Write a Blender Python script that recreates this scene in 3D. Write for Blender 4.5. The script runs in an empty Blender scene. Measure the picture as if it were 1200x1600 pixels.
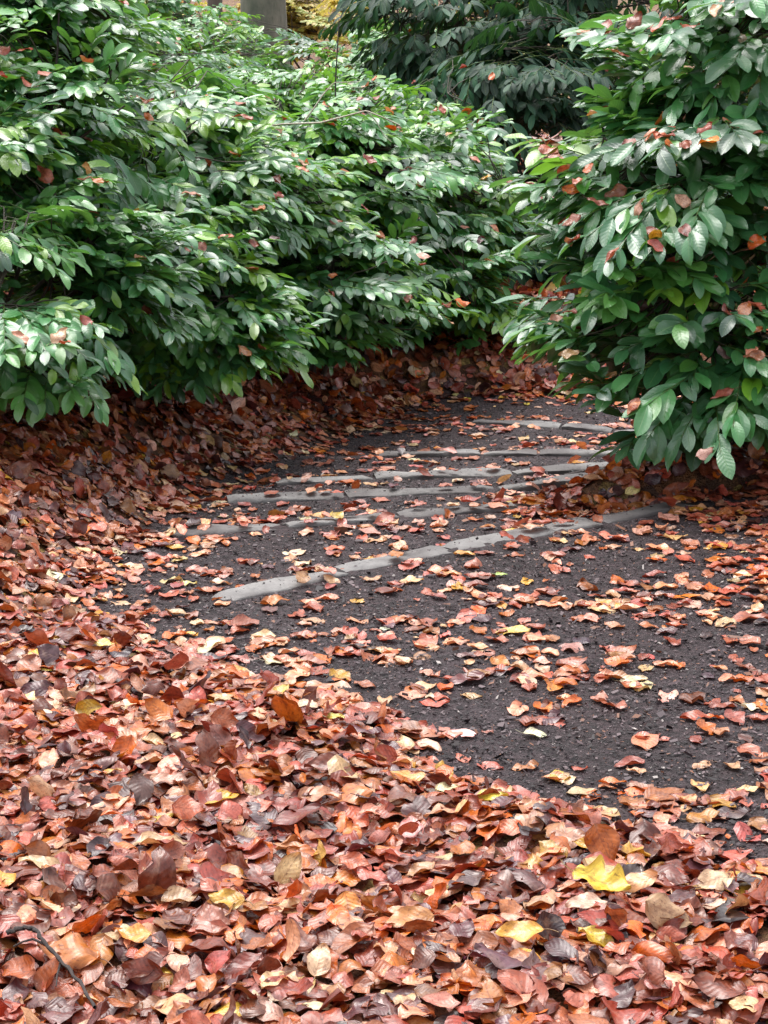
import bpy, math, random
import numpy as np
from mathutils import Vector, Matrix
from mathutils.bvhtree import BVHTree

# ------------------------------------------------------------------ camera, sky, sun
sc = bpy.context.scene
COL = sc.collection
H = 1.6; FPX = 3560.0; PITCH = math.asin(848.0 / FPX); K = FPX / 2600.0      # eye height, tilt, focal length in 1/1600 of the frame height
cam_d = bpy.data.cameras.new('camera'); cam = bpy.data.objects.new('camera', cam_d); COL.objects.link(cam)
cam_d.sensor_fit = 'VERTICAL'; cam_d.sensor_height = 24.0; cam_d.lens = 24.0 * FPX / 1600.0
cam.location = (0, 0, H); cam.rotation_euler = (math.radians(90) - PITCH, 0, 0)
cam_d.clip_start = 0.05; cam_d.clip_end = 400
sc.camera = cam

SUN_EL, SUN_AZ = math.radians(70), math.radians(-30)   # azimuth from +Y towards +X
w = bpy.data.worlds.new('World'); sc.world = w; w.use_nodes = True
nt = w.node_tree; nt.nodes.clear()
sky = nt.nodes.new('ShaderNodeTexSky'); sky.sky_type = 'NISHITA'; sky.sun_disc = False
sky.sun_elevation = SUN_EL; sky.sun_rotation = SUN_AZ; sky.dust_density = 4.0; sky.air_density = 1.0; sky.ozone_density = 1.0
hs = nt.nodes.new('ShaderNodeHueSaturation'); hs.inputs['Saturation'].default_value = 0.25
bg = nt.nodes.new('ShaderNodeBackground'); bg.inputs['Strength'].default_value = 0.15
wo = nt.nodes.new('ShaderNodeOutputWorld')
nt.links.new(sky.outputs[0], hs.inputs['Color']); nt.links.new(hs.outputs[0], bg.inputs['Color']); nt.links.new(bg.outputs[0], wo.inputs[0])
sd_ = bpy.data.lights.new('sun', 'SUN'); sd_.energy = 1.0; sd_.angle = math.radians(42); sd_.color = (1.0, 0.97, 0.93)
sun = bpy.data.objects.new('sun', sd_); COL.objects.link(sun)
sdir = Vector((math.cos(SUN_EL) * math.sin(SUN_AZ), math.cos(SUN_EL) * math.cos(SUN_AZ), math.sin(SUN_EL)))
sun.rotation_euler = sdir.to_track_quat('Z', 'Y').to_euler()
sc.view_settings.view_transform = 'Standard'; sc.view_settings.look = 'None'
sc.view_settings.exposure = 1.45; sc.view_settings.gamma = 1.0
sc.cycles.max_bounces = 6; sc.cycles.diffuse_bounces = 3; sc.cycles.glossy_bounces = 2; sc.cycles.transmission_bounces = 3
sc.cycles.sample_clamp_indirect = 6.0; sc.cycles.caustics_reflective = False; sc.cycles.caustics_refractive = False

# ------------------------------------------------------------------ helpers
def srgb(r, g, b): return np.array([r, g, b], float)
def on_plane(u, v, h=0.0):
    """point of the photograph's pixel on the level h"""
    k = (v - 800.0) / FPX
    d = np.array([(u - 600.0) / FPX, math.cos(PITCH) - k * math.sin(PITCH), -math.sin(PITCH) - k * math.cos(PITCH)])
    return np.array([0, 0, H]) + d * ((h - H) / d[2])
def at_depth(u, v, zc):
    k = (v - 800.0) / FPX
    return np.array([0, 0, H]) + zc * np.array([(u - 600.0) / FPX, math.cos(PITCH) - k * math.sin(PITCH), -math.sin(PITCH) - k * math.cos(PITCH)])
def sstep(a, b, x):
    t = np.clip((x - a) / (b - a), 0, 1); return t * t * (3 - 2 * t)
_nr = np.random.RandomState(5)
_nw = [(_nr.uniform(0, 2 * math.pi), _nr.uniform(0, 2 * math.pi), _nr.uniform(0.7, 1.4)) for _ in range(7)]
def noise2(x, y, s, k=0.0):
    """smooth value in about -1..1 with feature size s"""
    r = 0
    for i, (a, p, q) in enumerate(_nw):
        wx = (math.cos(a) * x + math.sin(a) * y) / s * q * 3.0
        wy = (-math.sin(a) * x + math.cos(a) * y) / s * q * 3.0
        r = r + np.sin(wx + p + k * (i + 1) + 0.9 * np.sin(wy * 0.7 + p * 2 + k))
    return r / 3.2

def new_obj(name, me, mat=None, parent=None, **props):
    o = bpy.data.objects.new(name, me); COL.objects.link(o)
    if mat is not None and me is not None: me.materials.append(mat)
    if parent is not None: o.parent = parent
    for k, val in props.items(): o[k] = val
    return o
def mesh_from(name, V, F, uv=None, col=None, seed=None, smooth=True):
    """V (n,3); F (m,4) quads (a repeated last index makes no sense here, triangles come as (m,3))"""
    me = bpy.data.meshes.new(name)
    V = np.asarray(V, np.float32); F = np.asarray(F, np.int32)
    k = F.shape[1]
    me.vertices.add(len(V)); me.vertices.foreach_set('co', V.ravel())
    me.loops.add(F.size); me.loops.foreach_set('vertex_index', F.ravel())
    me.polygons.add(len(F)); me.polygons.foreach_set('loop_start', np.arange(0, F.size, k, dtype=np.int32))
    if smooth: me.polygons.foreach_set('use_smooth', np.ones(len(F), bool))
    if uv is not None:
        l = me.uv_layers.new(name='UVMap'); l.data.foreach_set('uv', np.asarray(uv, np.float32)[F.ravel()].ravel())
    if col is not None:
        a = me.attributes.new('col', 'FLOAT_COLOR', 'POINT')
        a.data.foreach_set('color', np.hstack([np.asarray(col, np.float32), np.ones((len(V), 1), np.float32)]).ravel())
    if seed is not None:
        a = me.attributes.new('seed', 'FLOAT', 'POINT'); a.data.foreach_set('value', np.asarray(seed, np.float32))
    me.update(calc_edges=True)
    return me
def grid_faces(nu, nv):
    i, j = np.meshgrid(np.arange(nu - 1), np.arange(nv - 1), indexing='ij')
    a = (i * nv + j).ravel()
    return np.stack([a, a + nv, a + nv + 1, a + 1], 1)
def norm(v): return v / np.maximum(np.linalg.norm(v, axis=-1, keepdims=True), 1e-9)

# ------------------------------------------------------------------ materials
def mat_new(name):
    m = bpy.data.materials.new(name); m.use_nodes = True
    n = m.node_tree.nodes; n.clear()
    return m, m.node_tree
class NB:
    def __init__(s, nt): s.nt = nt
    def n(s, t, **kw):
        x = s.nt.nodes.new(t)
        for k, v in kw.items(): setattr(x, k, v)
        return x
    def l(s, a, b): s.nt.links.new(a, b)
    def val(s, x, sock):
        if isinstance(x, (int, float)): sock.default_value = x
        elif isinstance(x, (tuple, list)): sock.default_value = x
        else: s.l(x, sock)
    def math(s, op, a, b=0.0, c=None, clamp=False):
        x = s.n('ShaderNodeMath', operation=op, use_clamp=clamp)
        s.val(a, x.inputs[0]); s.val(b, x.inputs[1])
        if c is not None: s.val(c, x.inputs[2])
        return x.outputs[0]
    def mix(s, f, a, b, mode='MIX'):
        x = s.n('ShaderNodeMix', data_type='RGBA', blend_type=mode)
        s.val(f, x.inputs[0]); s.val(a, x.inputs[6]); s.val(b, x.inputs[7]); return x.outputs[2]
    def ramp(s, f, lo, hi, a=0.0, b=1.0):
        x = s.n('ShaderNodeMapRange', clamp=True); s.val(f, x.inputs[0])
        x.inputs[1].default_value = lo; x.inputs[2].default_value = hi; x.inputs[3].default_value = a; x.inputs[4].default_value = b
        return x.outputs[0]
    def noise(s, vec, scale, detail=3.0, rough=0.55):
        x = s.n('ShaderNodeTexNoise'); x.inputs['Scale'].default_value = scale; x.inputs['Detail'].default_value = detail; x.inputs['Roughness'].default_value = rough
        if vec is not None: s.l(vec, x.inputs['Vector'])
        return x.outputs[0]

def leaf_material(name, wet, transl, tcol, kind, coat=0.0):
    m, nt = mat_new(name); b = NB(nt)
    at = b.n('ShaderNodeAttribute', attribute_name='col'); se = b.n('ShaderNodeAttribute', attribute_name='seed')
    uv = b.n('ShaderNodeUVMap'); sp = b.n('ShaderNodeSeparateXYZ'); b.l(uv.outputs[0], sp.inputs[0])
    t, s = sp.outputs[0], sp.outputs[1]
    sa = b.math('ABSOLUTE', b.math('SUBTRACT', s, 0.5)); sa = b.math('MULTIPLY', sa, 2.0)
    cv = b.n('ShaderNodeCombineXYZ'); b.l(t, cv.inputs[0]); b.l(s, cv.inputs[1]); b.l(b.math('MULTIPLY', se.outputs['Fac'], 37.0), cv.inputs[2])
    vec = cv.outputs[0]
    nveins = 8.0 if kind == 'beech' else 9.0
    ph = b.math('SUBTRACT', b.math('MULTIPLY', t, nveins), b.math('MULTIPLY', sa, 1.9 if kind == 'beech' else 1.5))
    fr = b.math('FRACT', ph); tri = b.math('ABSOLUTE', b.math('SUBTRACT', fr, 0.5))            # 0..0.5 ; 0 at the vein
    vein = b.ramp(tri, 0.0, 0.09, 1.0, 0.0)
    mid = b.ramp(sa, 0.015, 0.07, 1.0, 0.0)
    veins = b.math('MAXIMUM', b.math('MULTIPLY', vein, 0.55), mid)
    n1 = b.noise(vec, 2.6, 4.0); n2 = b.noise(vec, 14.0, 3.0)
    col = at.outputs['Color']
    if kind == 'beech':
        dk = b.mix(1.0, col, (0.34, 0.20, 0.16, 1), 'MULTIPLY')
        lt = b.mix(0.35, col, (0.62, 0.46, 0.34, 1))
        col = b.mix(b.ramp(n1, 0.52, 0.72, 0.0, 0.75), col, dk)
        col = b.mix(b.ramp(n1, 0.46, 0.30, 0.0, 0.55), col, lt)
        spots = b.ramp(n2, 0.58, 0.68, 0.0, 0.8); n3 = b.noise(vec, 5.0, 5.0, .7); col = b.mix(b.ramp(n3, .5, .62, 0, .55), col, b.mix(1.0, col, (0.5, 0.42, 0.42, 1), 'MULTIPLY')); edge = b.ramp(sa, .72, 1.0, 0, .5); col = b.mix(edge, col, b.mix(1.0, col, (0.5, 0.38, 0.3, 1), 'MULTIPLY')); col = b.mix(spots, col, b.mix(1.0, col, (0.35, 0.24, 0.2, 1), 'MULTIPLY'))
        col = b.mix(b.math('MULTIPLY', veins, 0.5), col, b.mix(1.0, col, (0.50, 0.36, 0.30, 1), 'MULTIPLY'))
        hgt = b.math('ADD', b.math('MULTIPLY', tri, 1.6), b.math('MULTIPLY', n2, 0.8)); bs = 0.34; bd = 0.0013
        rough = b.ramp(n1, 0.3, 0.7, wet - 0.08, wet + 0.14)
    else:
        lt = b.mix(0.5, col, (0.20, 0.34, 0.10, 1))
        col = b.mix(b.ramp(n1, 0.35, 0.75, 0.0, 0.5), col, b.mix(1.0, col, (0.6, 0.72, 0.6, 1), 'MULTIPLY'))
        col = b.mix(b.math('MULTIPLY', mid, 0.65), col, lt)
        col = b.mix(b.math('MULTIPLY', vein, 0.18), col, lt)
        spots = b.ramp(n2, 0.70, 0.76, 0.0, 0.5); col = b.mix(spots, col, (0.10, 0.09, 0.04, 1))
        hgt = b.math('ADD', b.math('ADD', b.math('MULTIPLY', tri, 0.9), b.math('MULTIPLY', b.noise(vec, 5.0), 0.9)), b.math('MULTIPLY', mid, -0.7)); bs = 0.4; bd = 0.002
        rough = b.ramp(n2, 0.3, 0.7, wet - 0.06, wet + 0.10)
    bp = b.n('ShaderNodeBump'); bp.inputs['Strength'].default_value = bs; bp.inputs['Distance'].default_value = bd; b.l(hgt, bp.inputs['Height'])
    pr = b.n('ShaderNodeBsdfPrincipled'); b.l(col, pr.inputs['Base Color']); b.l(rough, pr.inputs['Roughness']); b.l(bp.outputs[0], pr.inputs['Normal'])
    pr.inputs['Specular IOR Level'].default_value = 0.6 if kind == 'beech' else 0.9
    if kind != 'beech': pr.inputs['Coat Weight'].default_value = coat; pr.inputs['Coat Roughness'].default_value = 0.24; pr.inputs['Coat IOR'].default_value = 1.6
    tr = b.n('ShaderNodeBsdfTranslucent'); b.l(b.mix(1.0, col, tcol, 'MULTIPLY') if kind == 'beech' else b.mix(0.5, col, tcol), tr.inputs[0])
    mx = b.n('ShaderNodeMixShader'); mx.inputs[0].default_value = transl; b.l(pr.outputs[0], mx.inputs[1]); b.l(tr.outputs[0], mx.inputs[2])
    o = b.n('ShaderNodeOutputMaterial'); b.l(mx.outputs[0], o.inputs[0])
    return m
M_BEECH = leaf_material('dead_beech_leaf', 0.33, 0.14, (1.6, 1.0, 0.6, 1), 'beech')
M_LAUREL = leaf_material('laurel_leaf', 0.33, 0.28, (0.26, 0.54, 0.04, 1), 'laurel', 0.30)
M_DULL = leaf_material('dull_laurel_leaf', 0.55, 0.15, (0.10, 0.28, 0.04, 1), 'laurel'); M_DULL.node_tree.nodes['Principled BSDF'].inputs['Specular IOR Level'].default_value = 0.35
M_YELLOW = leaf_material('yellow_undergrowth_leaf', 0.5, 0.35, (0.7, 0.6, 0.1, 1), 'laurel')

def bark_material(name, c1, c2, scale, rough=0.75, bump=0.4, stretch=(1, 1, 0.25)):
    m, nt = mat_new(name); b = NB(nt)
    tc = b.n('ShaderNodeNewGeometry'); mp = b.n('ShaderNodeMapping'); mp.inputs['Scale'].default_value = stretch; b.l(tc.outputs['Position'], mp.inputs[0])
    n1 = b.noise(mp.outputs[0], scale, 6.0, 0.65); n2 = b.noise(mp.outputs[0], scale * 4.3, 4.0)
    col = b.mix(b.ramp(n1, 0.35, 0.65), tuple(c1) + (1,), tuple(c2) + (1,))
    col = b.mix(b.ramp(n2, 0.6, 0.75, 0, 0.5), col, (c1[0] * .5, c1[1] * .5, c1[2] * .5, 1))
    bp = b.n('ShaderNodeBump'); bp.inputs['Strength'].default_value = bump; bp.inputs['Distance'].default_value = 0.01; b.l(b.math('ADD', n1, b.math('MULTIPLY', n2, 0.5)), bp.inputs['Height'])
    pr = b.n('ShaderNodeBsdfPrincipled'); b.l(col, pr.inputs['Base Color']); pr.inputs['Roughness'].default_value = rough; b.l(bp.outputs[0], pr.inputs['Normal'])
    o = b.n('ShaderNodeOutputMaterial'); b.l(pr.outputs[0], o.inputs[0]); return m
M_STEM = bark_material('laurel_bark', (0.035, 0.028, 0.022), (0.075, 0.06, 0.045), 30)
M_SHOOT = bark_material('green_shoot', (0.12, 0.20, 0.05), (0.20, 0.27, 0.09), 30, 0.5)
M_TWIG = bark_material('wet_twig', (0.010, 0.007, 0.007), (0.045, 0.03, 0.026), 90, 0.8)
M_PALE = bark_material('pale_twig', (0.28, 0.24, 0.18), (0.42, 0.38, 0.30), 50, 0.6)
M_TRUNK = bark_material('beech_bark', (0.085, 0.095, 0.07), (0.20, 0.19, 0.15), 6, 0.8, 0.8, (1, 1, 0.5))
M_DARKTRUNK = bark_material('dark_bark', (0.06, 0.05, 0.045), (0.13, 0.11, 0.09), 6, 0.8, 0.6)

def stone_material():
    m, nt = mat_new('worn_edging_stone'); b = NB(nt)
    g = b.n('ShaderNodeNewGeometry'); p = g.outputs['Position']; oi = b.n('ShaderNodeObjectInfo')
    n1 = b.noise(p, 9, 6, 0.65); n2 = b.noise(p, 70, 4, 0.6); n3 = b.noise(p, 3, 3)
    col = b.mix(b.ramp(n1, 0.3, 0.7), (0.11, 0.102, 0.10, 1), (0.24, 0.23, 0.222, 1))
    col = b.mix(b.ramp(n2, 0.56, 0.72, 0, 0.4), col, (0.10, 0.085, 0.08, 1))
    col = b.mix(b.ramp(n3, 0.46, 0.60, 0, 0.8), col, (0.055, 0.045, 0.045, 1))
    col = b.mix(b.math('MULTIPLY', oi.outputs['Random'], 0.25), col, (0.16, 0.15, 0.145, 1))
    bp = b.n('ShaderNodeBump'); bp.inputs['Strength'].default_value = 0.6; bp.inputs['Distance'].default_value = 0.006; b.l(b.math('ADD', n1, n2), bp.inputs['Height'])
    pr = b.n('ShaderNodeBsdfPrincipled'); b.l(col, pr.inputs['Base Color']); b.l(b.ramp(n1, 0.3, 0.7, 0.6, 0.85), pr.inputs['Roughness']); pr.inputs['Specular IOR Level'].default_value = 0.3; b.l(bp.outputs[0], pr.inputs['Normal'])
    o = b.n('ShaderNodeOutputMaterial'); b.l(pr.outputs[0], o.inputs[0]); return m
M_STONE = stone_material()

def ground_material():
    m, nt = mat_new('woodland_ground'); b = NB(nt)
    g = b.n('ShaderNodeNewGeometry'); p = g.outputs['Position']
    bare = b.n('ShaderNodeAttribute', attribute_name='bare').outputs['Fac']
    n1 = b.noise(p, 3.0, 4); n2 = b.noise(p, 60, 5, 0.7); n3 = b.noise(p, 220, 3, 0.7)
    vo = b.n('ShaderNodeTexVoronoi'); vo.inputs['Scale'].default_value = 140; b.l(p, vo.inputs['Vector'])
    mul = b.mix(b.ramp(n2, 0.35, 0.68), (0.014, 0.009, 0.010, 1), (0.080, 0.052, 0.056, 1))
    mul = b.mix(b.ramp(n1, 0.42, 0.62, 0, 0.5), mul, (0.060, 0.044, 0.049, 1)); mul = b.mix(b.ramp(b.noise(p, 1.3, 5, .6), .55, .7, 0, .6), mul, (0.018, 0.013, 0.013, 1))
    mul = b.mix(b.ramp(n3, 0.68, 0.76, 0, 0.55), mul, (0.22, 0.19, 0.17, 1))
    vl = b.n('ShaderNodeTexVoronoi'); vl.inputs['Scale'].default_value = 22; b.l(p, vl.inputs['Vector'])
    sp = b.n('ShaderNodeSeparateColor'); b.l(vl.outputs['Color'], sp.inputs[0])
    lit = b.mix(sp.outputs[0], (0.06, 0.028, 0.018, 1), (0.26, 0.11, 0.045, 1))
    lit = b.mix(b.ramp(sp.outputs[1], 0.75, 0.95), lit, (0.38, 0.26, 0.08, 1))
    lit = b.mix(b.ramp(n2, 0.4, 0.6, 0.0, 0.6), lit, (0.03, 0.016, 0.012, 1))
    col = b.mix(bare, lit, mul)
    nm = b.noise(p, 28, 4, .65); mul = b.mix(b.ramp(nm, .44, .58, 0, .75), mul, b.mix(1.0, mul, (.3, .28, .28, 1), 'MULTIPLY')); col = b.mix(bare, lit, mul)
    hgt = b.math('ADD', b.math('ADD', b.math('ADD', b.math('MULTIPLY', nm, 1.6), n2), b.math('MULTIPLY', n3, 0.5)), b.math('MULTIPLY', vo.outputs['Distance'], 0.6))
    bp = b.n('ShaderNodeBump'); bp.inputs['Strength'].default_value = 0.9; bp.inputs['Distance'].default_value = 0.012; b.l(hgt, bp.inputs['Height'])
    pr = b.n('ShaderNodeBsdfPrincipled'); b.l(col, pr.inputs['Base Color']); b.l(b.ramp(n2, 0.3, 0.7, 0.6, 0.9), pr.inputs['Roughness']); pr.inputs['Specular IOR Level'].default_value = 0.3; b.l(bp.outputs[0], pr.inputs['Normal'])
    o = b.n('ShaderNodeOutputMaterial'); b.l(pr.outputs[0], o.inputs[0]); return m
M_GROUND = ground_material()
def chip_material():
    m, nt = mat_new('bark_chip'); b = NB(nt)
    at = b.n('ShaderNodeAttribute', attribute_name='col')
    pr = b.n('ShaderNodeBsdfPrincipled'); b.l(at.outputs['Color'], pr.inputs['Base Color']); pr.inputs['Roughness'].default_value = 0.6; pr.inputs['Specular IOR Level'].default_value = 0.35
    o = b.n('ShaderNodeOutputMaterial'); b.l(pr.outputs[0], o.inputs[0]); return m
M_CHIP = chip_material()

# ------------------------------------------------------------------ terrain: level ground, then winding steps going down and right
DROP = 0.08
ROWS_PX = [
    [(362, 932), (460, 909), (569, 884), (700, 862), (781, 846), (894, 824), (1021, 797), (1095, 784)],
    [(269, 835), (362, 827), (475, 819), (587, 808), (700, 802), (790, 794), (860, 789)],
    [(355, 781), (475, 776), (587, 770), (700, 764), (800, 759), (935, 752)],
    [(430, 754), (550, 750), (700, 744), (850, 738), (975, 732)],
    [(590, 709), (661, 707), (800, 709), (900, 711), (1010, 713)],
    [(735, 660), (820, 664), (900, 668), (975, 672), (1060, 680)],
]
ROWS = [np.array([on_plane(u, v, -DROP * i + 0.012) for u, v in r]) for i, r in enumerate(ROWS_PX)]
def row_y(i, x):
    r = ROWS[i]
    y = np.interp(x, r[:, 0], r[:, 1])
    s0 = (r[1, 1] - r[0, 1]) / (r[1, 0] - r[0, 0]); s1 = (r[-1, 1] - r[-2, 1]) / (r[-1, 0] - r[-2, 0])
    y = y + np.where(x < r[0, 0], (x - r[0, 0]) * s0, 0) + np.where(x > r[-1, 0], (x - r[-1, 0]) * s1, 0)
    return y
LB = np.array([on_plane(u, v, h) for u, v, h in [(110, 930, 0), (150, 880, 0), (225, 842, -.05), (262, 795, -.13), (330, 752, -.21), (470, 706, -.31), (590, 664, -.39), (690, 622, -.47)]])
RB = np.array([on_plane(u, v, h) for u, v, h in [(1110, 785, 0), (850, 792, -.08), (900, 768, -.13), (965, 742, -.2), (1000, 722, -.28), (1035, 700, -.34), (1075, 685, -.4), (1180, 672, -.46), (1400, 655, -.48)]])
RB[0, 1] = ROWS[0][-1, 1]
def xl(y): return np.interp(y, LB[:, 1], LB[:, 0]) + np.where(y > LB[-1, 1], (y - LB[-1, 1]) * 2.5, 0)
_o = np.argsort(RB[:, 1])
def xr(y): return np.where(y < ROWS[1][-1, 1] - 0.05, 9.0, np.interp(y, RB[_o, 1], RB[_o, 0]))
def base_h(x, y):
    x = np.asarray(x, float); y = np.asarray(y, float)
    h = np.zeros_like(x)
    for i in range(6):
        ry = row_y(i, x)
        h = h - DROP * sstep(0.055, 0.10, y - ry)
    hl = -0.48 * sstep(6.0, 11.2, y) + 0.15 * sstep(0.0, 0.8, xl(y) - x)
    wl = sstep(-0.10, 0.55, xl(y) - x)
    h = h * (1 - wl) + hl * wl
    hr = -0.46 * sstep(7.5, 10.3, y)
    wr = sstep(-0.10, 0.45, x - xr(y))
    h = h * (1 - wr) + hr * wr
    far = sstep(12.0, 13.6, y); h = h * (1 - far) + far * (-0.30 + 0.12 * sstep(15, 20, y))
    h = h + 0.9 * sstep(30, 80, y)
    h = h + 0.007 * noise2(x, y, 0.6) + 0.06 * noise2(x, y, 3.0, 1.0) * sstep(11, 16, np.hypot(x, y))
    return h
def hit(u, v):
    k = (v - 800.0) / FPX
    d = np.array([(u - 600.0) / FPX, math.cos(PITCH) - k * math.sin(PITCH), -math.sin(PITCH) - k * math.cos(PITCH)])
    ts = np.arange(2.2, 19, 0.004); P = np.array([0, 0, H]) + ts[:, None] * d
    below = P[:, 2] < base_h(P[:, 0], P[:, 1]); i = int(np.argmax(below)) if below.any() else len(ts) - 1
    return P[i]
# outline of the bare path, then the mound of leaves beside the right bush cut out of it
BARE_PX = [(1500, 1420), (1330, 1390), (1200, 1350), (1090, 1325), (960, 1245), (860, 1228), (740, 1208), (660, 1165), (640, 1120), (560, 1090), (520, 1058), (420, 1045),
           (300, 1012), (200, 985), (130, 935), (140, 872), (228, 846), (262, 795), (330, 752), (400, 725), (470, 706), (590, 664), (640, 640), (690, 620), (800, 618),
           (900, 622), (1000, 622), (1150, 618), (1350, 610), (1360, 660), (1170, 678), (1080, 700), (1020, 716), (995, 738), (960, 758), (900, 774), (850, 790), (825, 808), (880, 812),
           (960, 806), (1060, 792), (1150, 784), (1300, 770), (1500, 780)]
BARE = np.array([hit(u, v + (28 if v > 1000 else 0))[:2] for u, v in BARE_PX])
def bare_sd(x, y):
    """distance inside (+) or outside (-) of the bare path outline"""
    x = np.asarray(x, float).ravel(); y = np.asarray(y, float).ravel()
    n = len(BARE); dmin = np.full(len(x), 1e9); ins = np.zeros(len(x), bool)
    for i in range(n):
        ax, ay = BARE[i]; bx, by = BARE[(i + 1) % n]
        ex, ey = bx - ax, by - ay
        t = np.clip(((x - ax) * ex + (y - ay) * ey) / (ex * ex + ey * ey + 1e-12), 0, 1)
        dmin = np.minimum(dmin, np.hypot(x - ax - t * ex, y - ay - t * ey))
        c = ((ay > y) != (by > y)) & (x < (bx - ax) * (y - ay) / (by - ay + 1e-12) + ax)
        ins ^= c
    return np.where(ins, dmin, -dmin)
HEAP = [(on_plane(u, v, -.03), w) for u, v, w in [(900, 785, .16), (1000, 765, .26), (1110, 735, .34)]]
def heap(sd, x, y):
    return sstep(0.02, -0.35, sd) * sum(.022 * np.exp(-((x - P[0]) ** 2 + ((y - P[1]) * .8) ** 2) / (w * w)) for P, w in HEAP)
def mound(sd, x, y):
    return sstep(0.02, -0.30, sd) * (0.030 + 0.015 * sstep(5.8, 7.0, y) + 0.016 * noise2(x, y, 0.45, 2.0) + 0.012 * noise2(x, y, 0.15, 3.0)) + heap(sd, x, y)
def on_stone(x, y):
    m = np.zeros(np.shape(x), bool)
    for i in range(6):
        ry = row_y(i, x); m |= (y > ry - .015) & (y < ry + .12) & (x > ROWS[i][0, 0]) & (x < ROWS[i][-1, 0])
    return m
def ground_h(x, y):
    x = np.asarray(x, float); y = np.asarray(y, float)
    sd = bare_sd(x, y).reshape(x.shape)
    h = base_h(x, y) + mound(sd, x, y)
    for i in range(6):                      # what falls on an edging stone lies on top of it
        ry = row_y(i, x); on = (y > ry - .01) & (y < ry + .125) & (x > ROWS[i][0, 0]) & (x < ROWS[i][-1, 0])
        h = np.where(on, np.maximum(h, base_h(x, ry - .02) + .017), h)
    return h

def build_ground():
    # one sheet: fine cells where the steps are, growing outwards to the horizon
    def axis(a, b, step, lo, hi, grow=1.16):
        mid = list(np.arange(a, b + 1e-6, step)); s = step; right = [mid[-1]]
        while right[-1] < hi: s = min(s * grow, 6); right.append(right[-1] + s)
        s = step; left = [a]
        while left[-1] > lo: s = min(s * grow, 6); left.append(left[-1] - s)
        return np.array(left[::-1][:-1] + mid + right[1:])
    X = axis(-2.4, 2.4, 0.024, -70, 70); Y = axis(2.6, 12.2, 0.026, -40, 140)
    gx, gy = np.meshgrid(X, Y, indexing='ij')
    x, y = gx.ravel(), gy.ravel()
    sd = bare_sd(x, y)
    z = base_h(x, y) + mound(sd, x, y)
    r = np.random.RandomState(3)
    z += sstep(-0.05, 0.02, sd) * r.uniform(-0.001, 0.001, len(z))
    me = mesh_from('woodland_ground', np.stack([x, y, z], 1), grid_faces(len(X), len(Y)))
    a = me.attributes.new('bare', 'FLOAT', 'POINT'); a.data.foreach_set('value', sstep(-0.12, 0.0, sd + 0.03 * noise2(x, y, .1)).astype(np.float32))
    new_obj('ground', me, M_GROUND, kind='structure')
build_ground()

# ------------------------------------------------------------------ edging stones
def stone_block(P, Q, width, top, depth, seed, topq=None):
    """a worn block from P to Q (xy of its front edge), lying with its top at the given level"""
    r = np.random.RandomState(seed); P = np.array(P[:2]); Q = np.array(Q[:2])
    L = np.linalg.norm(Q - P); ex = (Q - P) / L; ey = np.array([-ex[1], ex[0]])
    nu = max(6, int(L / 0.03)); prof = []
    bv = 0.008
    prof = [(0.0, -depth), (0.0, -0.03), (0.0, -bv), (bv * .4, -bv * .35), (bv * 1.2, 0), (width * .35, 0.001), (width * .65, 0.001), (width - bv * 1.2, 0), (width - bv * .4, -bv * .35), (width, -bv), (width, -0.03), (width, -depth)]
    V = []; nv = len(prof)
    tilt = r.uniform(-0.006, 0.006); tl2 = r.uniform(-0.01, 0.01)
    for i in range(nu + 1):
        t = i / nu; endr = min(t, 1 - t) * L
        q = max(0.0, 1 - endr / 0.014); ins = 0.006 * q * q
        for j, (a, zz) in enumerate(prof):
            aa = a + 0.008 * math.sin(9 * t * L + seed + j * .2) + 0.004 * math.sin(31 * t * L + seed * 2 + (j > 5) * 2) + r.uniform(-.003, .003)
            aa = min(max(aa, ins), width - ins) if 0 < j < nv - 1 else aa
            z2 = zz - ins * (1 if j not in (0, nv - 1) else 0) + r.uniform(-.0015, .0015) + 0.003 * math.sin(14 * t * L + seed * 3 + j) + tilt * (t - .5) * 2 + tl2 * (a / width - .5)
            p = P + ex * (t * L) + ey * aa
            V.append((p[0], p[1], top + t * ((top if topq is None else topq) - top) + z2))
    F = grid_faces(nu + 1, nv).tolist()
    V = np.array(V); c0 = V[:nv].mean(0); c1 = V[-nv:].mean(0)
    n0 = len(V); V = np.vstack([V, V[:nv], V[-nv:]])            # the two end faces
    tri = [(n0 + k, n0 + k + 1, n0 + nv - 1 - k - 1, n0 + nv - 1 - k) for k in range(nv // 2 - 1)] + [(n0 + nv + k + 1, n0 + nv + k, n0 + 2 * nv - 1 - k, n0 + 2 * nv - 2 - k) for k in range(nv // 2 - 1)]
    return mesh_from('edging_stone', V, np.array(F + tri))
ROW_WORDS = ['the nearest step, which runs up diagonally', 'the second step', 'the third step', 'the fourth step', 'the fifth step', 'the farthest step']
CUTS = [[0, .62, 1.12, 1.66], [0, .34, .88, 1.22], [0, .42, 1.02, 1.5], [0, .50, 1.02, 1.5], [0, .48, .95], [0, .40, .82]]
PLACE = {1: ['only'], 2: ['left', 'right'], 3: ['left', 'middle', 'right'], 4: ['leftmost', 'second from left', 'third from left', 'rightmost']}
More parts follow.
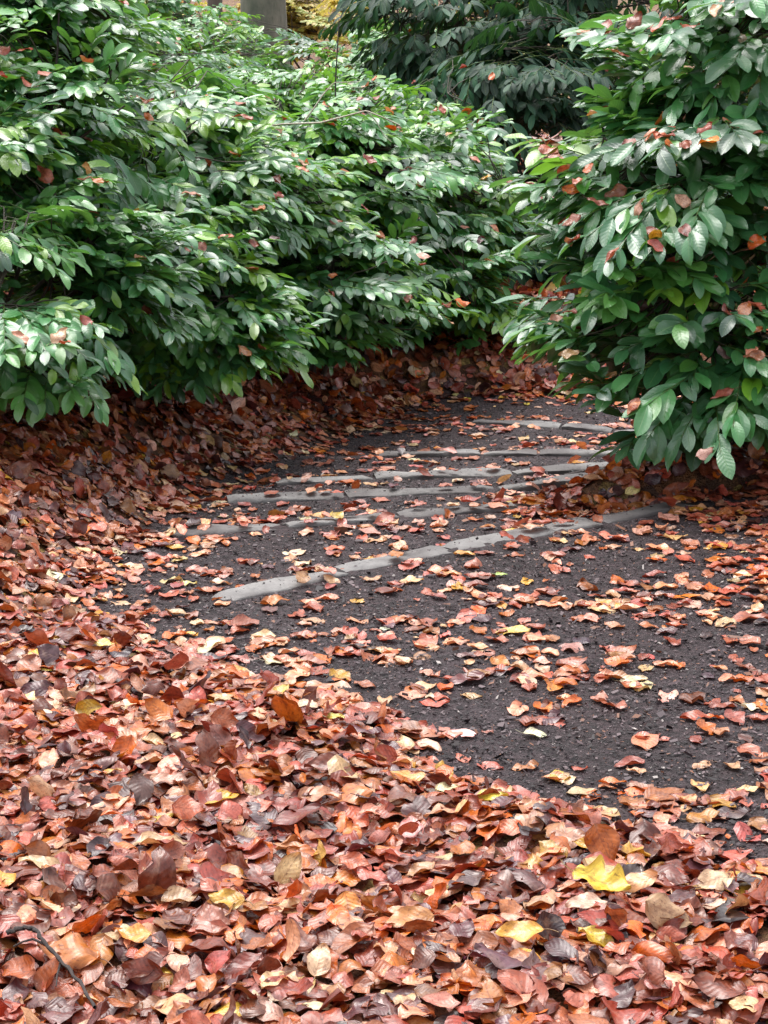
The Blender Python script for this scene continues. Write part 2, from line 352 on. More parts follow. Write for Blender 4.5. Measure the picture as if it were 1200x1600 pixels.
for i, R in enumerate(ROWS):
    seg = np.linalg.norm(np.diff(R[:, :2], axis=0), axis=1); cum = np.concatenate([[0], np.cumsum(seg)]); tot = cum[-1]
    n = [4, 3, 3, 3, 3, 3][i]; r = np.random.RandomState(40 + i)
    cuts = np.linspace(0, tot, n + 1); cuts[1:-1] += r.uniform(-.09, .09, n - 1)
    wid = [0.10, 0.095, 0.09, 0.09, 0.09, 0.10][i]
    for k in range(n):
        a, b2 = cuts[k] + 0.006, cuts[k + 1] - 0.006
        P = [np.interp(a, cum, R[:, c]) for c in (0, 1)]; Q = [np.interp(b2, cum, R[:, c]) for c in (0, 1)]
        up = (0.004, 0.007, 0.009, 0.009, 0.011, 0.012)[i]; hz = [float(base_h(np.array([E[0]]), np.array([E[1] - .02]))[0]) + up + r.uniform(-.003, .003) for E in (P, Q)]
        me = stone_block(P, Q, wid, hz[0], 0.16, 100 + i * 7 + k, hz[1])
        # shift so that the object's origin is at the stone
        c = np.array([P[0], P[1], -DROP * i]); co = np.empty(len(me.vertices) * 3, np.float32); me.vertices.foreach_get('co', co)
        me.vertices.foreach_set('co', (co.reshape(-1, 3) - c).astype(np.float32).ravel())
        o = new_obj('edging_stone', me, M_STONE, category='edging stone', group='stone edgings across the path',
                    label='%s grey stone edging block of %s' % (PLACE[n][k], ROW_WORDS[i]))
        o.location = c

# ------------------------------------------------------------------ leaf shapes
def beech_shape(nu, nv, r, curl=None, bend=None, twist=None, pleat=0.0, wid=0.62, wavy=0.03, lobed=False, torn=False):
    """unit leaf 1 long along x from the stalk end, z up, (nu x nv) grid"""
    t = np.linspace(0, 1, nu)[:, None]; s = np.linspace(-1, 1, nv)[None, :]
    wd = wid / 2 * np.sin(math.pi * np.clip(t, 0, 1) ** 0.82) ** 0.72
    if lobed: wd = wd * (1.1 + 0.45 * np.cos(t * math.pi * 5.0 + .4)) * 1.15
    if torn: wd = wd * (1 - .55 * np.clip(np.sin(t * 9 + r.uniform(0, 6)), 0, 1) * (s > 0)) * np.clip((t - .0) * 6, 0, 1)
    wob = 1 + wavy * np.sin(t * 50 + r.uniform(0, 6)) + wavy * 2 * np.sin(t * 9 + s * 2 + r.uniform(0, 6))
    x = t + 0 * s; y = wd * s * wob
    x = x + 0.06 * (1 - np.abs(s)) * (t > .8) * (t - .8)
    z = r.uniform(.02, .06) * np.sin(t * 7 + s * 2 + r.uniform(0, 6)) + r.uniform(.02, .06) * np.sin(t * 12 - s * 3 + r.uniform(0, 6)) * np.abs(s)
    if pleat: z = z + pleat * (np.abs(((t * 8 - np.abs(s) * 1.9) % 1) - .5) - .25)
    z = z + r.uniform(0.02, 0.22) * np.abs(y) * (1 if r.rand() < .7 else -1)
    curl = r.normal(0, 1.5) if curl is None else curl
    bend = r.normal(0, 0.9) if bend is None else bend
    twist = r.normal(0, 0.35) if twist is None else twist
    if abs(curl) > 1e-3:
        c = curl * (1 + .5 * (t - .5)); a = y * c; y, z = np.sin(a) / c - z * np.sin(a), (1 - np.cos(a)) / c + z * np.cos(a)
    a = twist * (t - .5); y, z = y * np.cos(a) - z * np.sin(a), y * np.sin(a) + z * np.cos(a)
    if abs(bend) > 1e-3:
        a = (x - .5) * bend; x, z = .5 + np.sin(a) / bend - z * np.sin(a), (1 - np.cos(a)) / bend + z * np.cos(a)
    V = np.stack([np.broadcast_to(q, (nu, nv)).ravel() for q in (x - .5, y, z)], 1)
    uv = np.stack([(t + 0 * s).ravel(), (0.5 + s / 2 + 0 * t).ravel()], 1)
    return V, uv
def laurel_shape(nu, nv, r, narrow=1.0, droop=None):
    t = np.linspace(0, 1, nu)[:, None]; s = np.linspace(-1, 1, nv)[None, :]
    wd = 0.205 * narrow * np.sin(math.pi * np.clip(t, 0, 1) ** 1.12) ** 0.68
    x = t + 0 * s; y = wd * s
    fold = r.uniform(0.12, 0.5); z = fold * np.abs(y) ** 1.15 * 1.1 + 0.012 * np.sin(t * 11 + r.uniform(0, 6)) * s + 0.02 * np.sin(t * 6 + r.uniform(0, 6)) * np.abs(s)
    bend = -(r.uniform(0.15, 1.0) if droop is None else droop)
    a = x * bend; x, z = np.sin(a) / bend - z * np.sin(a), (1 - np.cos(a)) / bend + z * np.cos(a)
    tw = r.normal(0, .25) * t; y, z = y * np.cos(tw) - z * np.sin(tw), z * np.cos(tw) + y * np.sin(tw)
    V = np.stack([np.broadcast_to(q, (nu, nv)).ravel() for q in (x, y, z)], 1)
    uv = np.stack([(t + 0 * s).ravel(), (0.5 + s / 2 + 0 * t).ravel()], 1)
    return V, uv
def scatter(archs, nu, nv, idx, pos, X, Z, scale, col, seeds):
    """place archetype leaves: X (n,3) their length axes, Z roughly their normals -> V, F, uv, col, seed"""
    n = len(pos); X = norm(X); Y = norm(np.cross(Z, X)); Zn = np.cross(X, Y)
    A = np.stack([a[0] for a in archs]); U = np.stack([a[1] for a in archs]); k = A.shape[1]
    L = A[idx] * scale[:, None, None]
    V = pos[:, None, :] + L[:, :, 0:1] * X[:, None] + L[:, :, 1:2] * Y[:, None] + L[:, :, 2:3] * Zn[:, None]
    F = (grid_faces(nu, nv)[None] + (np.arange(n) * k)[:, None, None]).reshape(-1, 4)
    return V.reshape(-1, 3), F, U[idx].reshape(-1, 2), np.repeat(col, k, 0), np.repeat(seeds, k)

# ------------------------------------------------------------------ leaf colours
PAL = {  # name: (base colour, weight on the ground)
    'pinkish russet': ((0.38, 0.098, 0.058), 20), 'pale peach': ((0.58, 0.27, 0.155), 12), 'bright orange': ((0.48, 0.115, 0.011), 14),
    'chestnut brown': ((0.16, 0.033, 0.014), 22), 'wet purple brown': ((0.105, 0.036, 0.038), 13), 'golden yellow': ((0.54, 0.30, 0.035), 1.5),
    'cream coloured': ((0.64, 0.42, 0.26), 2.5), 'copper brown': ((0.34, 0.105, 0.032), 21), 'blackish purple': ((0.045, 0.020, 0.024), 3), 'brick red': ((0.27, 0.048, 0.022), 15)}
PN = list(PAL); PC = np.array([PAL[k][0] for k in PN]); PW = np.array([PAL[k][1] for k in PN], float); PW /= PW.sum()
WP = np.array([28, 28, 10, 5, 5, 2, 7, 10, 1, 5.]); WP /= WP.sum()      # on the bare path
def pick_cols(r, n, wts=None, jit=0.16):
    i = r.choice(len(PN), n, p=PW if wts is None else wts)
    c = PC[i] * np.exp(r.normal(0, jit, (n, 1))) * np.exp(r.normal(0, jit * .7, (n, 3)))
    return np.clip(c, 0.01, 0.8), i

def rand_frames(r, n, tilt):
    az = r.uniform(0, 2 * math.pi, n); ta = r.uniform(0, 2 * math.pi, n)
    Z = np.stack([np.sin(tilt) * np.cos(ta), np.sin(tilt) * np.sin(ta), np.cos(tilt)], 1)
    X = np.stack([np.cos(az), np.sin(az), 0 * az], 1); X = X - Z * (X * Z).sum(1, keepdims=True)
    return X, Z
LITTER_T = 0.026
HC = hit(800, 1165)      # a nearly leafless patch of the path
# ------------------------------------------------------------------ litter (nobody could count it)
def build_litter():
    r = np.random.RandomState(11)
    zones = [  # x0,x1,y0,y1, per m2, grid nu,nv, size
        (-2.2, 2.2, 2.5, 5.2, 2000, 10, 5, 0.065), (-2.6, 2.4, 5.2, 7.2, 1900, 8, 5, 0.060), (-3.2, 3.0, 7.2, 10.4, 1300, 6, 4, 0.060), (-4.0, 3.6, 10.4, 15.0, 1150, 6, 4, 0.064), (-8, 8, 15.0, 28.0, 60, 4, 3, 0.11)]
    Vs, Fs, Us, Cs, Ss = [], [], [], [], []; off = 0
    for (x0, x1, y0, y1, dens, nu, nv, size) in zones:
        n = int((x1 - x0) * (y1 - y0) * dens)
        x = r.uniform(x0, x1, n); y = r.uniform(y0, y1, n)
        keep = np.abs(x) < 0.20 * y + 0.95 + 0.04 * y; x, y = x[keep], y[keep]; n = len(x)
        sd = bare_sd(x, y) + 0.05 * noise2(x, y, 0.25, 4.0) + 0.02 * noise2(x, y, 0.07, 1.0)
        cl = noise2(x, y, 0.32, 7.0) + 0.6 * noise2(x, y, 0.12, 9.0)
        sparse = 0.07 + 0.14 * sstep(-0.3, 0.9, cl) + 0.12 * sstep(0.30, 0.0, sd)
        right = sstep(0.75, 1.3, x) * sstep(7.2, 6.2, y) * sstep(4.6, 5.4, y); sparse = sparse + right * 0.22
        hollow = np.exp(-(((x - HC[0]) / .42) ** 2 + ((y - HC[1]) / .42) ** 2)); sparse *= (1 - .75 * hollow)
        dk = sstep(0.05, -0.05, sd)
        sparse = sparse * np.where(on_stone(x, y), .55, 1.0); p = dk + (1 - dk) * sparse
        p = np.maximum(p, .9 * (np.hypot(x - HEAP[1][0][0], (y - HEAP[1][0][1]) * .8) < .22)); keep = r.rand(n) < p; x, y, sd = x[keep], y[keep], sd[keep]; n = len(x)
        thick = sstep(0.02, -0.10, sd)
        zz = ground_h(x, y) + 0.004 + thick * r.uniform(0, LITTER_T, n) ** 1.0
        tilt = np.abs(r.normal(0, 0.10, n)) + thick * np.abs(r.normal(0, 0.12 + .14 * sstep(6, 8.5, y)))
        up = (r.rand(n) < (0.035 + .12 * sstep(6.0, 8.5, y)) * thick); tilt = np.where(up, r.uniform(.7, 1.35, n), tilt)
        gx = (ground_h(x + .02, y) - ground_h(x - .02, y)) / .04; gy = (ground_h(x, y + .02) - ground_h(x, y - .02)) / .04
        X, Z = rand_frames(r, n, tilt); Z = norm(Z + np.stack([-np.clip(gx, -1, 1), -np.clip(gy, -1, 1), 0 * gx], 1)); X = norm(X - Z * (X * Z).sum(1, keepdims=True))
        sc_ = size * np.exp(r.normal(0, 0.2, n)) * np.where(r.rand(n) < .16, r.uniform(.3, .6, n), 1.0) * np.where(thick < .5, .98, 1.0); zz += np.where(up, .012, 0) + np.sin(tilt) * sc_ * 0.25
        col, ci = pick_cols(r, n); c2, _ = pick_cols(r, n, WP); col = np.where((thick < .5)[:, None], c2, col)
        low = thick * (1 - (zz - zz.min()) * 0)   # leaves beneath the others are older and darker
        archs = [beech_shape(nu, nv, np.random.RandomState(200 + k), wid=.5 + .26 * ((k * 7) % 10) / 9, torn=(k % 5 == 0)) for k in range(28)]
        flat = [beech_shape(nu, nv, np.random.RandomState(300 + k), curl=np.random.RandomState(k).normal(0, 1.0), bend=np.random.RandomState(k + 9).normal(0, .4)) for k in range(14)]
        idx = r.randint(0, 28, n); idx = np.where((thick < .5) & (r.rand(n) < .8), 28 + r.randint(0, 14, n), idx)
        V, F, U, C, S = scatter(archs + flat, nu, nv, idx, np.stack([x, y, zz], 1), X, Z, sc_, col, r.rand(n))
        Vs.append(V); Fs.append(F + off); Us.append(U); Cs.append(C); Ss.append(S); off += len(V)
    me = mesh_from('leaf_litter', np.vstack(Vs), np.vstack(Fs), np.vstack(Us), np.vstack(Cs), np.concatenate(Ss))
    new_obj('leaf_litter', me, M_BEECH, kind='stuff', label='thick wet litter of fallen russet beech leaves over ground and path', category='leaf litter')
build_litter()

# ------------------------------------------------------------------ chips of bark and grit on the bare path
def build_chips():
    r = np.random.RandomState(21); n = 300000
    y = 3.0 + 9.4 * r.rand(n) ** 1.25; x = r.uniform(-1, 1, n) * (0.18 * y + 0.8)
    sd = bare_sd(x, y); k = (sd > -0.05) & (~on_stone(x, y) | (r.rand(n) < .22)); x, y = x[k], y[k]; n = len(x)
    size = np.exp(r.normal(-5.15, .45, n)); asp = r.uniform(.25, .8, n)
    big = r.rand(n) < .01; size = np.where(big, size * 2.6, size); asp = np.where(big, .15, asp)
    az = r.uniform(0, 6.283, n); tilt = np.abs(r.normal(0, .75, n)); ta = r.uniform(0, 6.283, n)
    X, Z = rand_frames(r, n, tilt); Y = np.cross(Z, X)
    z = ground_h(x, y) + 0.0015 + size * .25
    P = np.stack([x, y, z], 1)[:, None]; q = np.array([(-1, -1), (1, -.7), (.9, 1), (-.8, .9)]) * .5
    q = q[None] * (1 + r.uniform(-.3, .3, (n, 4, 2)))
    V = P + q[:, :, 0:1] * (X * size[:, None])[:, None] + q[:, :, 1:2] * (Y * (size * asp)[:, None])[:, None]
    V[:, :, 2] += r.uniform(-.001, .001, (n, 4))
    F = np.arange(n * 4).reshape(-1, 4)
    base = np.array([(0.012, 0.008, 0.009), (0.05, 0.034, 0.038), (0.095, 0.066, 0.070), (0.25, 0.22, 0.205), (0.17, 0.075, 0.045)])[r.choice(5, n, p=[.36, .32, .20, .03, .09])]
    col = np.repeat(base * np.exp(r.normal(0, .2, (n, 1))), 4, 0)
    me = mesh_from('bark_chips', V.reshape(-1, 3), F, None, col, None, smooth=False)
    new_obj('bark_chips', me, M_CHIP, kind='stuff', label='dark bark crumbs and grit covering the bare path', category='bark chips')
build_chips()

# ------------------------------------------------------------------ tubes
def tube(points, radii, ns=6):
    P = np.asarray(points, float); R = np.asarray(radii, float); n = len(P)
    T = norm(np.gradient(P, axis=0)); ref = np.array([0.31, 0.2, 0.93]) if abs(T[0, 2]) < .9 else np.array([1.0, 0, 0])
    A = norm(np.cross(T, ref)); B = np.cross(T, A); a = np.arange(ns + 1) / ns * 2 * math.pi
    V = P[:, None] + R[:, None, None] * (A[:, None] * np.cos(a)[None, :, None] + B[:, None] * np.sin(a)[None, :, None])
    return V.reshape(-1, 3), grid_faces(n, ns + 1)
def tubes_mesh(name, lst):
    Vs, Fs, off = [], [], 0
    for V, F in lst: Vs.append(V); Fs.append(F + off); off += len(V)
    return mesh_from(name, np.vstack(Vs), np.vstack(Fs))
def curve_pts(a, b, sag, n, r, wob=0.03):
    a, b = np.asarray(a, float), np.asarray(b, float); t = np.linspace(0, 1, n)[:, None]
    L = np.linalg.norm(b - a); m = (a + b) / 2 + np.array([0, 0, sag]); P = (1 - t) ** 2 * a + 2 * t * (1 - t) * m + t ** 2 * b
    P += np.sin(t * math.pi) * wob * L * (np.sin(t * np.array([7.0, 9, 5]) + r.uniform(0, 6, 3)))
    return P

# ------------------------------------------------------------------ laurel shrubs
GREENS = np.array([(0.060, 0.215, 0.070), (0.040, 0.155, 0.058), (0.095, 0.275, 0.060), (0.19, 0.38, 0.035), (0.022, 0.085, 0.040)])
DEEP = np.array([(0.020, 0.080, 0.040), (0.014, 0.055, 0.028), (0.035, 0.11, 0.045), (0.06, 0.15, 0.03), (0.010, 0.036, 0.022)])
FOL = []      # foliage geometry, for settling fallen leaves on
def shrub(label, base, lobes, nspray, leaf=0.11, seed=0, hang=0.0, narrow=1.0, nu=7, nv=3, greens=(.36, .26, .2, .1, .08), mat=None, name='laurel_shrub', cat='shrub', stems=7, pal=None, fill=0.35, twl=(.18, .34), settle=True, group='cherry laurel shrubs beside the path', front=0.0, dangle=0.0, minz=0.10):
    r = np.random.RandomState(seed); mat = mat or M_LAUREL; pal = GREENS if pal is None else pal
    bx, by = base; bz = float(ground_h(np.array([bx]), np.array([by]))[0]) - 0.03
    root = bpy.data.objects.new(name, None); COL.objects.link(root); root.location = (bx, by, bz)
    root['label'] = label; root['category'] = cat
    if group: root['group'] = group
    B = np.array([bx, by, bz]); lobes = [(np.array(c), np.array(rad)) for c, rad in lobes]
    vol = np.array([rad[0] * rad[1] + rad[0] * rad[2] + rad[1] * rad[2] for c, rad in lobes]); pl = vol / vol.sum()
    stem_pts = []; stem_list = []
    for k in range(stems):
        c, rad = lobes[k % len(lobes)]
        d = norm(r.normal(0, 1, 3)); d[2] = abs(d[2]) * .9 + .1
        end = c + d * rad * r.uniform(.5, .95); st = B + np.array([r.uniform(-.08, .08), r.uniform(-.08, .08), 0])
        P = curve_pts(st, end, r.uniform(-.05, .22), 12, r, .05); rr = np.linspace(r.uniform(.010, .017), .0035, 12)
        stem_list.append(tube(P, rr)); stem_pts.append(P)
    SP = np.vstack(stem_pts)
    twigs = [[] for _ in stem_list]; leaves = []; shoots = []
    bough = 0
    for q in range(nspray):
      if bough <= 0:
        li = r.choice(len(lobes), p=pl); c, rad = lobes[li]
        d = norm(r.normal(0, 1, 3))
        if d[2] < -0.75: d[2] *= -1
        if front and d[1] > 0.2 and r.rand() < front: d[1] *= -1
        rho = 1.0 - fill * r.rand() ** 1.6
        lump = 1 + 0.13 * math.sin(5 * d[0] + 3 * d[2] + seed) + 0.10 * math.sin(8 * d[1] - 6 * d[2] + seed * 2) + 0.07 * r.normal()
        p0 = c + d * rad * rho * lump
        gz = bz + minz
        if p0[2] < gz: p0[2] = gz + r.uniform(0, .15)
        inside = any(c2 is not c and np.sum(((p0 - c2) / r2) ** 2) < 0.45 for c2, r2 in lobes)
        if inside: continue
        low = np.clip((c[2] - p0[2]) / rad[2], -1, 1)
        out = norm(np.array([d[0] / rad[0], d[1] / rad[1], 0.0]) + 1e-6)
        bdir = norm(out * r.uniform(.6, 1.1) + np.array([0, 0, 0.22 - 0.40 * max(low, 0) - hang * .6]) + r.normal(0, .24, 3))
        bnrm = norm(np.array([0, 0, 1.0]) + out * .30 * (1 + max(low, 0)) + r.normal(0, .12, 3)); bside = norm(np.cross(bnrm, bdir))
        bough = r.randint(3, 7); bshade = r.choice(len(pal), p=greens); bn = bough
      bough -= 1
      for _once in (0,):
        f = (bough - (bn - 1) / 2) / max(1, bn - 1) * 2
        p = p0 + bside * f * .15 - bdir * abs(f) * .10 + bnrm * r.normal(0, .02)
        dirv = norm(bdir + bside * f * .55 + r.normal(0, .08, 3))
        tl = r.uniform(*twl); nl = max(5, int(tl / (leaf * .24)))
        s0 = p - dirv * tl * .55
        tt = np.linspace(0, 1, nl + 2)[:, None]
        dr = (0.10 + .25 * hang + .12 * max(low, 0)) * tl
        tw = s0 + dirv * tl * tt - np.array([0, 0, 1.0]) * dr * tt ** 2
        j = int(np.argmin(np.sum((SP - s0) ** 2, 1))); bi = j // 12; conn = curve_pts(SP[j], s0, -.02, 5, r, .05)
        twigs[bi].append(tube(np.vstack([conn[:-1], tw[:2]]), np.linspace(.0035, .0022, 6), 4))
        shoots.append((bi, tube(tw, np.linspace(.0022, .0010, len(tw)), 4)))
        nrm0 = norm(bnrm + r.normal(0, .08, 3))
        shade = bshade
        for k in range(nl):
            tk = (k + 1.2) / (nl + 1.2); pos = s0 + dirv * tl * tk - np.array([0, 0, 1.0]) * dr * tk ** 2
            T = norm(dirv - np.array([0, 0, 2.0]) * dr / tl * tk); side = norm(np.cross(nrm0, T)) * (1 if k % 2 else -1)
            ang = r.uniform(.6, 1.15) * (1 - .55 * tk)
            X = norm(T * math.cos(ang) + side * math.sin(ang) + np.array([0, 0, -.04 - .75 * hang - (.2 + .8 * dangle) * max(low, 0) ** 1.5]) + r.normal(0, .13, 3))
            Z = norm(nrm0 + r.normal(0, .2, 3))
            if abs(np.dot(X, Z)) > .9: Z = norm(Z + out)
            leaves.append((pos, X, Z, leaf * r.uniform(.72, 1.2) * (1 - .25 * abs(tk - .5)), shade if r.rand() < .6 else r.choice(len(pal), p=greens), bi))
    n = len(leaves); pos = np.array([l[0] for l in leaves]); X = np.array([l[1] for l in leaves]); Z = np.array([l[2] for l in leaves]); LB_ = np.array([l[5] for l in leaves])
    scs = np.array([l[3] for l in leaves]); col = pal[[l[4] for l in leaves]] * np.exp(r.normal(0, .15, (n, 1))) * np.exp(r.normal(0, .05, (n, 3)))
    archs = [laurel_shape(nu, nv, np.random.RandomState(500 + k), narrow) for k in range(16)]
    idx = r.randint(0, 16, n); sds = r.rand(n)
    for bi, (SV, SF) in enumerate(stem_list):
        br = new_obj('branch', tubes_mesh('branch', [(V - B, F) for V, F in [(SV, SF)] + twigs[bi]]), M_STEM, root)
        k = LB_ == bi
        if not k.any(): continue
        V, F, U, C, S = scatter(archs, nu, nv, idx[k], pos[k], X[k], Z[k], scs[k], np.clip(col[k], 0.005, .7), sds[k])
        if settle: FOL.append((V.copy(), F.copy()))
        sh = [t for b_, t in shoots if b_ == bi]; off = len(V)
        Vs, Fs = [V], [F]
        for v2, f2 in sh: Vs.append(v2); Fs.append(f2 + off); off += len(v2)
        m = off - len(V); V = np.vstack(Vs); F = np.vstack(Fs)
        U = np.vstack([U, np.tile([.53, .62], (m, 1))]); C = np.vstack([C, np.tile([.10, .15, .04], (m, 1))]); S = np.concatenate([S, np.zeros(m)])
        new_obj('leaves', mesh_from('leaves', V - B, F, U, C, S), mat, br)
    return root

def lobe(u, v, zc, rx, ry, rz): return (at_depth(u, v, zc * K), (rx, ry * 1.25, rz))
# right-hand bush, closest to the camera
shrub('glossy laurel bush with drooping leaves overhanging the path on the right', (1.45, 7.1),
      [lobe(1120, 400, 5.25, .58, .50, .44), lobe(1075, 270, 5.3, .48, .45, .38), lobe(1190, 110, 5.4, .62, .5, .5), lobe(1330, 350, 5.3, .55, .5, .60), lobe(1000, 520, 5.1, .27, .32, .24), lobe(1120, 540, 5.1, .40, .35, .26), lobe(1100, 600, 5.1, .26, .28, .20), lobe(1240, 590, 5.2, .3, .3, .22)],
      860, leaf=.122, seed=3, hang=.08, nu=9, nv=5, greens=(.36, .30, .15, .05, .14), stems=10, fill=.5, twl=(.2, .38), dangle=.8, minz=.20)
# left thicket, front row
shrub('tall laurel at the left edge, its lowest leaves hanging over the litter', (-1.6, 7.7),
      [lobe(-60, 330, 5.6, .55, .6, .62), lobe(30, 465, 5.3, .36, .42, .33), lobe(60, 120, 6.0, .5, .6, .42), lobe(-250, 300, 5.8, .7, .7, .8), lobe(130, 415, 5.6, .40, .4, .24)],
      1200, leaf=.092, seed=7, hang=.08, nu=9, nv=5, greens=(.29, .17, .29, .16, .09), stems=10, fill=.5, dangle=.12)
shrub('laurel in the left thicket leaning over a patch of yellow litter', (-.95, 8.7),
      [lobe(220, 400, 6.3, .55, .55, .38), lobe(280, 250, 6.9, .60, .6, .32), lobe(320, 490, 6.3, .36, .35, .22), lobe(180, 500, 6.3, .4, .35, .2)],
      1150, leaf=.092, seed=12, hang=.06, nu=8, nv=5, greens=(.29, .17, .29, .16, .09), stems=9, fill=.5, dangle=.12)
shrub('laurel in the middle of the left thicket above the heaped brown leaves', (-.35, 10.3),
      [lobe(440, 400, 7.3, .58, .5, .40), lobe(500, 280, 7.9, .62, .6, .30), lobe(440, 500, 7.3, .42, .35, .22), lobe(540, 470, 7.5, .42, .35, .26)],
      1050, leaf=.090, seed=23, hang=.06, greens=(.29, .17, .29, .16, .09), stems=8, fill=.5, dangle=.12)
shrub('rounded laurel at the bend whose tips reach furthest right over the path', (.30, 11.8),
      [lobe(620, 350, 8.3, .62, .55, .42), lobe(695, 300, 8.5, .50, .5, .36), lobe(600, 220, 9.0, .6, .6, .3), lobe(705, 485, 8.3, .36, .3, .2), lobe(620, 460, 8.3, .5, .4, .26)],
      1150, leaf=.089, seed=31, hang=.04, greens=(.29, .17, .29, .16, .09), stems=9, fill=.5, dangle=.2)
# rows behind
BK = [('laurel in the second row behind the tall left-edge one', (-2.1, 10.5), [lobe(60, 180, 7.9, .8, .7, .5)], 380),
      ('laurel in the second row left of the bare pale twig', (-1.1, 11.6), [lobe(215, 205, 8.6, .85, .7, .36)], 400),
      ('laurel in the second row around the bare pale twig', (-.25, 13.0), [lobe(480, 215, 9.6, .85, .8, .34)], 420),
      ('laurel in the third row at the far left', (-3.0, 13.7), [lobe(40, 110, 10.5, 1.2, .9, .45)], 380),
      ('laurel in the third row just before the smooth grey trunk', (-1.1, 15.2), [lobe(255, 172, 11.4, 1.1, 1.0, .38)], 420),
      ('low laurel in the third row right of the grey trunk', (.0, 16.8), [lobe(610, 116, 12.4, .9, .9, .38)], 340),
      ('farthest laurel, in front of the yellow undergrowth', (-2.2, 18.8), [lobe(170, 62, 14.0, 1.5, 1.0, .42)], 340)]
for k, (lb, bs, lo, n) in enumerate(BK):
    shrub(lb, bs, lo, int(n * 1.4), leaf=.09, seed=50 + k * 7, greens=(.28, .14, .32, .2, .06), nu=6, nv=3, stems=6, fill=.55, front=.6)
shrub('loose thin laurel shoots rising left of the broad grey trunk', (-.9, 17.4), [lobe(265, 52, 12.6, .9, .5 , .26)], 80, leaf=.095, seed=131, greens=(.3, .15, .3, .2, .05), nu=6, stems=9, fill=.9, twl=(.25, .4))
shrub('laurel with shoots reaching the top of the view at the left', (-2.2, 12.8), [lobe(110, 40, 9.6, .6, .6, .40)], 210, leaf=.092, seed=137, greens=(.3, .15, .3, .18, .07), nu=6, stems=8, fill=.8)
# dark laurel at the back right
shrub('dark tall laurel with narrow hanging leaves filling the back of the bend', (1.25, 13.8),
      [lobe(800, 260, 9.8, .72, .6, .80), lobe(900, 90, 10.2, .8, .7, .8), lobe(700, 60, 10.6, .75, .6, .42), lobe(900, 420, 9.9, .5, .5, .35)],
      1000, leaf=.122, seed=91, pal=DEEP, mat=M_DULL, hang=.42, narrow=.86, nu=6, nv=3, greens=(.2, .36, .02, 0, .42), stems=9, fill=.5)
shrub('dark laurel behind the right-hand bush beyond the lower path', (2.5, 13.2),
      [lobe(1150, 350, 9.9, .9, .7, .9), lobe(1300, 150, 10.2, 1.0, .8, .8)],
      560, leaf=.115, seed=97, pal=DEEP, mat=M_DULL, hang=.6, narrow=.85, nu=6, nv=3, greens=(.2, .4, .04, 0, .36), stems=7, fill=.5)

# ------------------------------------------------------------------ trees and yellow undergrowth behind
def tree(label, px, zc, rad, mat, seed, h=9.0, lean=(0, 0), pale=False):
    r = np.random.RandomState(seed); zc = zc * K; p = at_depth(px, 40, zc); x, y = p[0], p[1]
    z0 = float(ground_h(np.array([x]), np.array([y]))[0]) - .05
    root = bpy.data.objects.new('tree', None); COL.objects.link(root); root.location = (x, y, z0)
    root['label'] = label; root['category'] = 'tree'; root['group'] = 'trees beyond the thicket'
    n = 26; t = np.linspace(0, 1, n); P = np.stack([lean[0] * t * h + .06 * np.sin(t * 5 + seed), lean[1] * t * h + .05 * np.cos(t * 4), t * h], 1)
    R = rad * (1 - .55 * t) + rad * .8 * np.exp(-t * h / .25)
    V, F = tube(P, R, 20); a = np.arctan2(V[:, 1], V[:, 0]); V[:, :2] *= (1 + .04 * np.sin(3 * a + V[:, 2])[:, None])
    new_obj('trunk', mesh_from('trunk', V, F), mat, root)
    lf = []
    for k in range(5):
        z1 = h * r.uniform(.45, .95); i = int(z1 / h * (n - 1)); az = r.uniform(0, 6.28); L = r.uniform(1.5, 2.8)
        e = P[i] + np.array([math.cos(az) * L, math.sin(az) * L, L * .7]); C = curve_pts(P[i], e, .2, 10, r, .05)
        new_obj('limb', tubes_mesh('limb', [tube(C, np.linspace(R[i] * .5, .012, 10), 8)]), mat, root)
        for m in range(60):
            q = C[r.randint(4, 10)] + r.normal(0, .45, 3); lf.append(q)
    lf = np.array(lf); m = len(lf); X, Z = rand_frames(r, m, r.uniform(0, .9, m))
    col = np.array([(0.45, 0.30, 0.04), (0.40, 0.17, 0.04), (0.25, 0.26, 0.05)])[r.randint(0, 3, m)]
    A = [beech_shape(4, 3, np.random.RandomState(k)) for k in range(6)]
    V, F, U, C2, S = scatter(A, 4, 3, r.randint(0, 6, m), lf, X, Z, np.full(m, .085), col, r.rand(m))
    new_obj('crown', mesh_from('crown', V, F, U, C2, S), M_BEECH, root)
tree('broad smooth grey trunk rising behind the left thicket', 416, 14.5, .215, M_TRUNK, 3)
tree('slim dark trunk left of the broad grey one', 345, 16.5, .085, M_DARKTRUNK, 4, 7)
tree('thin dark trunk near the top left corner', 168, 19.0, .075, M_DARKTRUNK, 5, 7)
tree('small dark trunk right of the broad grey one', 572, 18.5, .075, M_DARKTRUNK, 6, 7, (.02, 0))
tree('far trunk beside the yellow undergrowth', 278, 27.0, .16, M_DARKTRUNK, 8, 9)
YG = np.array([(0.62, 0.50, 0.14), (0.48, 0.48, 0.14), (0.62, 0.42, 0.14), (0.34, 0.40, 0.10), (0.50, 0.26, 0.08)])
YW = [('yellow leaved bush between the two left dark trunks', (-2.6, 24.2), 250), ('yellow leaved bush behind the broad grey trunk', (-.9, 26.2), 330), ('yellow leaved bush right of the broad grey trunk', (.15, 23.5), 540),
      ('yellow green bush behind the top left corner of the thicket', (-4.6, 25.5), 60), ('yellow leaved bush glimpsed left of the dark laurel', (1.4, 26.8), 640)]
